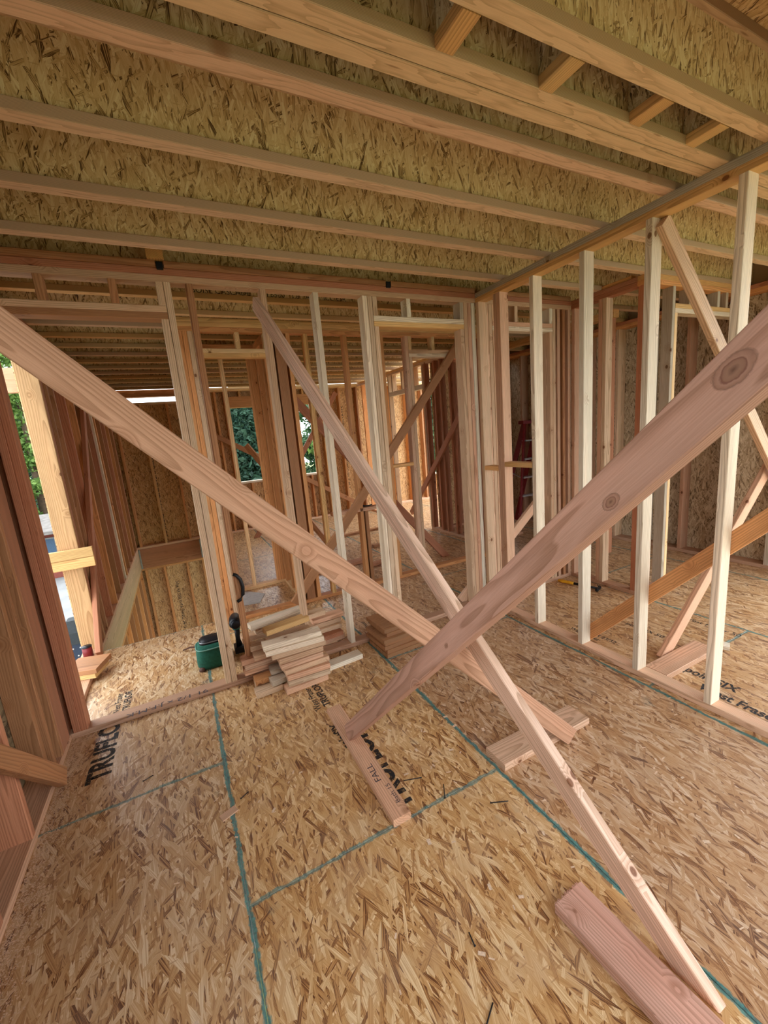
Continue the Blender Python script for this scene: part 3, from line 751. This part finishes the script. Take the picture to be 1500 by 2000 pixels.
for args in (('thin board lying on the far floor beyond the second cross wall', 2.05, 3.05, 6.42, 6.50, 0, S, 'brown'),
             ('short brown board on the floor beyond the second cross wall', 2.44, 2.95, 5.45, 5.54, 0, S, 'brown'),
             ('stub of board beside the cracked cripple stud', 2.0, 2.22, 4.66, 4.75, 0, S, 'red'),
             ('broad board leaning low beyond the doorway post', 1.35, 2.05, 4.88, 5.02, 0, S, 'red')):
    loose(*args, yaw=.03)

# ---- main heap of cut blocks
heap = [  # x left, y front, z, length, yaw deg, colour, label, depth
 (.421, 2.597, 0, .300, 3, 'pink', 'lowest block in the front column of the heap'),
 (.445, 2.620, .038, .295, -1, 'tan', 'second block up in the front column of the heap'),
 (.447, 2.632, .076, .300, -2, 'pink', 'third block up in the front column of the heap'),
 (.437, 2.645, .114, .320, 2, 'tan', 'fourth block up in the front column of the heap'),
 (.420, 2.660, .152, .300, 2, 'pink', 'fifth block up in the front column of the heap'),
 (.412, 2.672, .190, .315, 1, 'tan', 'sixth block up in the front column of the heap'),
 (.372, 2.690, .228, .380, -1, 'tan', 'long tan block under the greenish top blocks of the heap'),
 (.335, 2.690, .266, .405, -3, 'pale', 'pale greenish block second from the top of the heap front'),
 (.325, 2.702, .304, .405, -2, 'pale', 'pale greenish block with a twisted edge topping the heap front'),
 (.236, 2.672, 0, .178, 3, 'tan', 'floor block at the left front corner of the heap'),
 (.349, 2.690, .038, .100, 8, 'grey', 'short grey stub on the left front of the heap'),
 (.250, 2.765, .038, .180, 2, 'orange', 'orange-ended stub low on the left of the heap'),
 (.250, 2.790, 0, .300, 2, 'tan', 'hidden floor block under the orange-ended stub of the heap'),
 (.360, 2.770, .078, .120, 0, 'grey', 'small grey stub in the cleft of the heap'),
 (.198, 2.868, .078, .300, 3, 'pink', 'lowest pink block on the left side of the heap'),
 (.205, 2.872, .116, .300, 2, 'pink', 'middle pink block with a knot on the left side of the heap'),
 (.188, 2.880, .154, .300, 1, 'rose', 'upper pink block on the left side of the heap'),
 (.272, 2.826, .192, .300, 2, 'tan', 'tan block bridging the left side of the heap'),
 (.255, 2.930, .192, .300, -2, 'rose', 'dark block behind the bridging block of the heap'),
 (.262, 2.900, .230, .300, 0, 'tan', 'block above the bridging block at the left of the heap'),
 (.225, 2.985, .268, .300, 3, 'tan', 'block jutting out furthest left from the heap'),
 (.376, 2.830, .268, .330, 6, 'tan', 'block supporting the streaked block near the heap top'),
 (.380, 2.838, .342, .330, 9, 'honey', 'streaked block with an orange edge near the heap top'),
 (.300, 2.990, .342, .420, 11, 'pale', 'topmost long block with a bright upper face on the heap'),
 (.330, 2.960, .306, .330, 8, 'tan', 'block just below the topmost long block of the heap'),
 (.560, 3.060, .268, .330, 4, 'tan', 'block at the back of the heap under the stud'),
 (.790, 3.120, .190, .270, 3, 'pink', 'broad pink block sticking out at the right back of the heap'),
 (.700, 3.110, .150, .330, 3, 'tan', 'block beneath the broad pink block of the heap'),
 (.690, 3.090, .112, .330, 0, 'tan', 'third block down at the right back of the heap'),
 (.840, 3.020, .074, .170, 6, 'red', 'reddish stub at the right of the heap'),
 (.720, 3.030, .036, .300, 3, 'rose', 'dusky block low at the right of the heap'),
 (.700, 3.035, 0, .250, 0, 'tan', 'floor block at the right back of the heap'),
 (.765, 2.706, 0, .275, 4, 'pale', 'pale block on the floor just right of the heap'),
]
for (x, y, z, l, yw, t, lab) in heap:
    o = board('cut_block', 0, l, 0, .089, z + .0004, z + .0376, t, None, label=lab, cat='wood block', group='cut blocks in the main heap', axis=0, ch=.002)
    c = o.matrix_basis.copy()
    o.matrix_basis = Matrix.Translation((x, y, 0)) @ Matrix.Rotation(math.radians(yw), 4, 'Z') @ c
rank = ['lowest', 'second', 'third', 'fourth', 'fifth', 'sixth', 'topmost']
for k in range(7):
    x, y = (1.195, 1.20, 1.183, 1.19, 1.172, 1.215, 1.20)[k], (2.607, 2.615, 2.62, 2.625, 2.60, 2.635, 2.64)[k]
    o = board('plywood_offcut', 0, .36, 0, .30, .031 * k + .0003, .031 * k + .0307, 'brown', None, LVL, label=rank[k] + (' laminated offcut up' if 0 < k < 6 else ' laminated offcut') + ' in the square stack behind the long brace', cat='wood block', group='laminated offcuts in the square stack', axis=0, ch=.0015)
    o.matrix_basis = Matrix.Translation((x, y, 0)) @ Matrix.Rotation(math.radians((3, 2, 4, 1, 3, 2, 3)[k]), 4, 'Z') @ o.matrix_basis
loose('small pale stub on top of the square stack', 1.33, 1.42, 2.68, 2.75, .2175, .245, 'grey')
loose('thin splintered slat on the floor beside the left teal seam', -.080, -.005, 1.83, 1.87, 0, .006, 'rose', yaw=.35)

# ================================================================== TOOLS AND SMALL THINGS
# tool bag
bag = empty('tool_bag', (.04, 3.38, 0), 'dark green canvas tool bag behind the doubled stud', 'tool bag')
def rr(cx, cy, z, a, b, n=24, p=3.5):
    out = []
    for k in range(n):
        t = 2 * math.pi * k / n; c, s = math.cos(t), math.sin(t)
        out.append(Vector((cx + a * math.copysign(abs(c) ** (2 / p), c), cy + b * math.copysign(abs(s) ** (2 / p), s), z)))
    return out
loft('body', [rr(.035, 3.38, .003, .125, .105), rr(.035, 3.38, .03, .135, .115), rr(.035, 3.38, .11, .132, .112), rr(.035, 3.38, .165, .122, .10), rr(.04, 3.39, .19, .10, .075)], GREEN, bag)
loft('opening_flap', [rr(.04, 3.39, .188, .104, .078), rr(.04, 3.395, .212, .09, .055), rr(.04, 3.395, .222, .07, .03)], BLACK, bag)
ring = rr(.035, 3.38, .163, .127, .105); tube('piping', ring + [ring[0]], .005, GREENTRIM, bag, 6, False)
ring = rr(.04, 3.39, .20, .10, .07); tube('zip', ring + [ring[0]], .004, STEEL, bag, 6, False)
tube('base_corner', [(-.085, 3.29, .014), (-.055, 3.272, .014)], .018, LEATHER, bag)
pts = [(-.20, 3.72, .012), (-.14, 3.70, .03), (-.08, 3.66, .035), (-.02, 3.60, .03), (.04, 3.55, .02)]
sv, sf = [], []
for i, p in enumerate(pts):
    w_ = .008 + .010 * i / 4
    sv += [(p[0], p[1] - w_, p[2]), (p[0], p[1] + w_, p[2]), (p[0], p[1] + w_, p[2] + .006), (p[0], p[1] - w_, p[2] + .006)]
for i in range(4):
    for k in range(4): sf.append((i * 4 + k, i * 4 + (k + 1) % 4, i * 4 + 4 + (k + 1) % 4, i * 4 + 4 + k))
sf += [(3, 2, 1, 0), (16, 17, 18, 19)]
mesh_obj('leather_strap', sv, sf, LEATHER, None, label='brown leather strap lying on the floor beside the green bag', cat='strap')
# nail gun behind the doubled stud
ng = empty('nail_gun', (.215, 3.45, 0), 'black power tool with round end cap between doubled stud and heap', 'power tool')
tube('motor_housing', [(.225, 3.40, .255), (.225, 3.43, .255), (.235, 3.52, .25), (.24, 3.58, .245)], [.042, .05, .05, .04], BLACK, ng, 16)
tube('end_cap', [(.224, 3.385, .255), (.225, 3.40, .255)], [.03, .042], DSTEEL, ng, 16)
tube('handle', [(.235, 3.47, .23), (.23, 3.45, .12), (.23, 3.44, .05)], [.024, .02, .024], BLACK, ng, 10)
board('battery', .19, .275, 3.385, 3.50, .002, .055, lin(30, 30, 32), ng, BLACK, axis=0, ch=.008)
tube('grip_band', [(.23, 3.455, .20), (.23, 3.453, .19)], [.03, .03], plain('teal_plastic', lin(40, 130, 120), .5), ng, 10)
# black hose hooked over a stud
tube('air_hose', [(.228, 2.914, .82), (.248, 2.910, .81), (.270, 2.908, .775), (.279, 2.908, .72), (.272, 2.908, .665), (.250, 2.910, .63), (.230, 2.914, .62)], .012, BLACK, None, 8, label='black hose looped against the brown stud above the heap', cat='hose')
# hammer
hm = empty('hammer', (3.40, 2.62, 0), 'yellow handled claw hammer on the floor behind the pale studs', 'hammer')
a, b = Vector((3.335, 2.875, .022)), Vector((3.452, 2.475, .022)); d = b - a
tube('grip', [a, a + d * .12, a + d * .30, a + d * .38], [.015, .018, .015, .016], YELLOW, hm, 10)
tube('shaft', [a + d * .38, a + d * .60, a + d * .95], [.014, .011, .011], BLACK, hm, 8)
n_ = Vector((d.y, -d.x, 0)).normalized()
h0 = a + d * .95
tube('head', [h0 + n_ * .055, h0 + n_ * .045, h0 + n_ * .02, h0 - n_ * .015], [.016, .016, .012, .014], DSTEEL, hm, 10)
for s_ in (-1, 1):
    tube('claw', [h0 - n_ * .01 + d.normalized() * .006 * s_, h0 - n_ * .05 - d.normalized() * .01 + d.normalized() * .008 * s_, h0 - n_ * .085 - d.normalized() * .035 + d.normalized() * .011 * s_], [.010, .008, .004], DSTEEL, hm, 6)
# cutting tool on the sill of the second cross wall
st = empty('snips', (1.72, 4.08, .90), 'small black tool lying on the sill in the second cross wall', 'hand tool')
tube('body', [(1.62, 4.075, .916), (1.66, 4.08, .92), (1.72, 4.085, .918), (1.76, 4.085, .914)], [.010, .018, .016, .010], BLACK, st, 8)
tube('handle', [(1.74, 4.085, .914), (1.80, 4.07, .912), (1.85, 4.09, .914)], [.009, .008, .006], BLACK, st, 8)
# grey card in the closet
mesh_obj('cardboard_sheet', [(.34, 4.44, .0012), (.568, 4.395, .0012), (.668, 4.64, .0012), (.50, 4.86, .0012), (.36, 4.86, .0012), (.34, 4.44, .005), (.568, 4.395, .005), (.668, 4.64, .005), (.50, 4.86, .005), (.36, 4.86, .005)],
         [(4, 3, 2, 1, 0), (5, 6, 7, 8, 9)] + [(i, (i + 1) % 5, (i + 1) % 5 + 5, i + 5) for i in range(5)], PAPER, None, label='torn grey cardboard sheet on the closet floor', cat='sheet')
# stepladder
ld = empty('stepladder', (4.75, 4.6, 0), 'red fibreglass stepladder with aluminium treads in the dim room', 'ladder')
lt, rt_ = Vector((4.86, 4.80, 1.62)), Vector((5.10, 4.78, 1.62)); lb, rb = Vector((4.53, 4.62, .0)), Vector((5.03, 4.58, .0))
for p0, p1, nm in ((lb, lt, 'front_rail'), (rb, rt_, 'front_rail'), (Vector((4.70, 5.25, 0)), lt + Vector((.03, .04, 0)), 'rear_rail'), (Vector((5.08, 5.25, 0)), rt_ + Vector((.03, .04, 0)), 'rear_rail')):
    stick(nm, p0, p1, .075, .028, 0., lin(120, 30, 34), ld, m=RED)
for k in range(5):
    f = .16 + .17 * k
    p0, p1 = lb.lerp(lt, f), rb.lerp(rt_, f)
    stick('tread', p0, p1, .022, .085, 0., lin(200, 200, 205), ld, m=ALU)
stick('top_cap', lt + Vector((-.05, .03, .02)), rt_ + Vector((.05, -.03, .02)), .05, .14, 0., lin(120, 30, 34), ld, m=RED)
stick('spreader', lb.lerp(lt, .5), Vector((4.78, 5.0, .85)), .012, .02, 0., lin(190, 190, 195), ld, m=ALU)

# scattered nails on the floor
nails = [(.02, 1.905, .17, .045, 30), (.745, 1.575, .0, .09, -20), (.86, 1.39, .0, .075, 60), (.50, .70, 0, .09, 30), (.34, .60, 0, .055, 40), (1.02, 1.26, 0, .08, -25), (.62, .88, 0, .04, 80), (-.42, 2.30, 0, .05, 20)]
near = ['beside the left teal seam', 'right of the scribbled scrap', 'at the end of the scribbled scrap', 'near the bottom edge of the floor', 'next to the stamp-free middle panel', 'by the middle teal seam', 'below the cross seam', 'near the big left stamp']
for (x, y, z, l, an), nr in zip(nails, near):
    c, s_ = math.cos(math.radians(an)), math.sin(math.radians(an))
    n0 = empty('nail', (x, y, 0), 'dark framing nail on the floor ' + nr, 'nail', group='stray nails on the subfloor')
    tube('shank', [(x, y, .003), (x + c * l, y + s_ * l, .003)], .0021, DSTEEL, n0, 6)
    tube('nail_head', [(x, y, .004), (x - c * .0015, y - s_ * .0015, .004)], .0042, DSTEEL, n0, 8)

# ================================================================== OUTSIDE
def outline(name, x0, x1, y0, y1, z, m, **kw):
    return mesh_obj(name, [(x0, y0, z), (x1, y0, z), (x1, y1, z), (x0, y1, z), (x0, y0, z - .2), (x1, y0, z - .2), (x1, y1, z - .2), (x0, y1, z - .2)], [(0, 1, 2, 3), (7, 6, 5, 4), (0, 4, 5, 1), (1, 5, 6, 2), (2, 6, 7, 3), (3, 7, 4, 0)], m, None, **kw)
outline('ground', -60, 60, -40, 80, -3.05, GRASS, label='dry lawn around the house', kind='structure')
outline('driveway', -14, -1.4, -4, 30, -3.0, CONC, label='pale concrete driveway below the open window', kind='structure')
outline('lower_floor', -1.0, 6.6, 3.5, 8.55, -2.97, CONC, label='concrete slab at the foot of the stairwell', kind='structure')

hs = empty('house', (-5.2, 21, -3), 'single-storey salmon house with pale shingle roof beyond the driveway', 'house')
def boxm(name, x0, x1, y0, y1, z0, z1, m, p): return board(name, x0, x1, y0, y1, z0, z1, lin(200, 200, 200), p, m, axis=0, ch=.01)
boxm('wall', -9.5, -4.35, 20.5, 26, -3, -.95, STUCCO, hs)
mesh_obj('roof', [(-9.9, 20.0, -1.0), (-4.0, 20.0, -1.0), (-4.0, 26.5, -1.0), (-9.9, 26.5, -1.0), (-9.0, 23.2, -.62), (-4.9, 23.2, -.62), (-9.9, 20.0, -1.12), (-4.0, 20.0, -1.12), (-4.0, 26.5, -1.12), (-9.9, 26.5, -1.12)],
         [(0, 1, 5, 4), (1, 2, 5), (2, 3, 4, 5), (3, 0, 4), (6, 9, 8, 7), (0, 6, 7, 1), (1, 7, 8, 2), (2, 8, 9, 3), (3, 9, 6, 0)], ROOF, hs)
for x in (-7.6, -5.5):
    w_ = boxm('window', x, x + .75, 20.44, 20.5, -2.2, -1.3, WHITEP, hs); boxm('pane', x + .06, x + .69, 20.42, 20.44, -2.14, -1.36, GLASS, w_)
# work platform standing in the yard below the window
lf = empty('scaffold_lift', (-1.75, 7.2, -3), 'grey and blue lift mast standing outside the open window', 'lift')
boxm('mast', -1.80, -1.62, 7.2, 7.32, -3, -.98, BLUE, lf)
boxm('mast_plate', -1.80, -1.62, 7.17, 7.2, -1.28, -.93, BLUE, lf)
loft('rubber_hood', [rr(-1.69, 7.26, -.98, .13, .12, 12, 8), rr(-1.69, 7.26, -.80, .15, .13, 12, 8), rr(-1.69, 7.26, -.62, .10, .09, 12, 8)], GREYP, lf, False)
loft('tyre', [rr(-1.98, 7.2, -3.0, .2, .15), rr(-1.98, 7.2, -1.5, .2, .15), rr(-1.98, 7.2, -1.30, .12, .1)], GREYP, lf)
for k in range(4): tube('bolt', [(-1.775 + .045 * k, 7.16, -1.05 - .12 * (k % 2)), (-1.775 + .045 * k, 7.172, -1.05 - .12 * (k % 2))], .012, ALU, lf)
cn = empty('paint_can', (-.905, 4.03, S), 'small dark red can on the plate by the window post', 'can')
tube('can_body', [(-.915, 4.06, S + .001), (-.915, 4.06, .13)], .036, RED, cn, 14)
tube('rim', [(-.915, 4.06, .128), (-.915, 4.06, .136)], .038, DSTEEL, cn, 14)

def tree(label, x, y, zb, h, rx, m, n, group, conif=False, seed=1):
    rnd = random.Random(seed)
    t = empty('tree', (x, y, zb), label, 'tree', group=group)
    tube('trunk', [(x, y, zb), (x + .1, y, zb + h * .45), (x, y + .1, zb + h * .9)], [.28, .2, .05], BARK, t, 8)
    vs_, fs = [], []
    clumps = [(rnd.gauss(0, .45), rnd.gauss(0, .45), rnd.random()) for _ in range(46)]
    for i in range(n):
        if conif:
            f = rnd.random() ** .8; rad = rx * (1.05 - f) * rnd.uniform(.55, 1.); an = rnd.uniform(0, 6.283)
            p = Vector((x + rad * math.cos(an), y + rad * math.sin(an), zb + h * (.06 + .94 * f)))
        else:
            cx, cy, cz = rnd.choice(clumps); 
            p = Vector((x + rx * (cx + rnd.gauss(0, .16)), y + rx * (cy + rnd.gauss(0, .16)), zb + h * (.10 + .84 * cz) + rnd.gauss(0, .10) * rx))
        s_ = rnd.uniform(.07, .17)
        u = Vector((rnd.gauss(0, 1), rnd.gauss(0, 1), rnd.gauss(0, .7))).normalized(); v = u.cross(Vector((rnd.gauss(0, 1), rnd.gauss(0, 1), rnd.gauss(0, 1)))).normalized()
        b = len(vs_); vs_ += [p - u * s_, p + v * s_ * .55, p + u * s_, p - v * s_ * .55]; fs.append((b, b + 1, b + 2, b + 3))
    mesh_obj('foliage', vs_, fs, m, t)
    return t
tg = 'trees around the house'
tree('tall light green tree filling the open window', -7.3, 30.5, -3, 12.0, 2.6, LEAF_LIGHT, 26000, tg, seed=2)
tree('darker green tree low behind the salmon house', -14.5, 32, -3, 8, 2.2, LEAF_MID, 8000, tg, seed=3)
tree('dark conifer left of the far window', 2.1, 14.0, -3, 7.0, 1.5, LEAF_DARK, 14000, tg, True, 4)
tree('dark conifer behind the middle of the far window', 3.6, 18.8, -3, 8.0, 2.4, LEAF_DARK, 14000, tg, True, 5)
tree('bright green bush low in the far window', 4.95, 13.4, -3, 5.2, .66, LEAF_LIGHT, 9000, tg, seed=6)
tree('blue green tree seen through the narrow right window', 9.6, 14.0, -3, 7.4, 1.6, LEAF_MID, 14000, tg, seed=7)
tree('blue green tree far behind the conifers', 7.0, 22, -3, 9, 1.9, LEAF_MID, 9000, tg, seed=8)
tree('round dark tree behind the pale shingle roof', -8.3, 37.5, -3, 10, 2.4, LEAF_DARK, 14000, tg, seed=9)
# ---- sawdust and chips
def litter(name, label, n, fx, size, m, seed):
    rnd = random.Random(seed); vs_, fs = [], []
    for i in range(n):
        x, y = fx(rnd); a = rnd.uniform(0, 6.28); l = rnd.uniform(*size); w_ = l * rnd.uniform(.2, .6); z = rnd.uniform(.0012, .003)
        c, s_ = math.cos(a), math.sin(a); b = len(vs_)
        vs_ += [(x + c * l - s_ * w_, y + s_ * l + c * w_, z), (x - c * l - s_ * w_, y - s_ * l + c * w_, z), (x - c * l + s_ * w_, y - s_ * l - c * w_, z), (x + c * l + s_ * w_, y + s_ * l - c * w_, z)]
        fs.append((b, b + 1, b + 2, b + 3))
    return mesh_obj(name, vs_, fs, m, None, label=label, kind='stuff', cat='sawdust')
DUST = plain('sawdust', lin(226, 200, 172), .9, 0, .2, 200)
litter('sawdust', 'pale sawdust drifted along the foot of the left wall', 5000, lambda r: (-.835 + abs(r.gauss(0, .055)), r.uniform(1.1, 2.92)), (.0012, .004), DUST, 1)
litter('wood_shavings', 'scattered pale chips and shavings over the subfloor', 260, lambda r: (r.uniform(-.6, 2.38), r.uniform(.25, 2.8)), (.003, .013), DUST, 2)
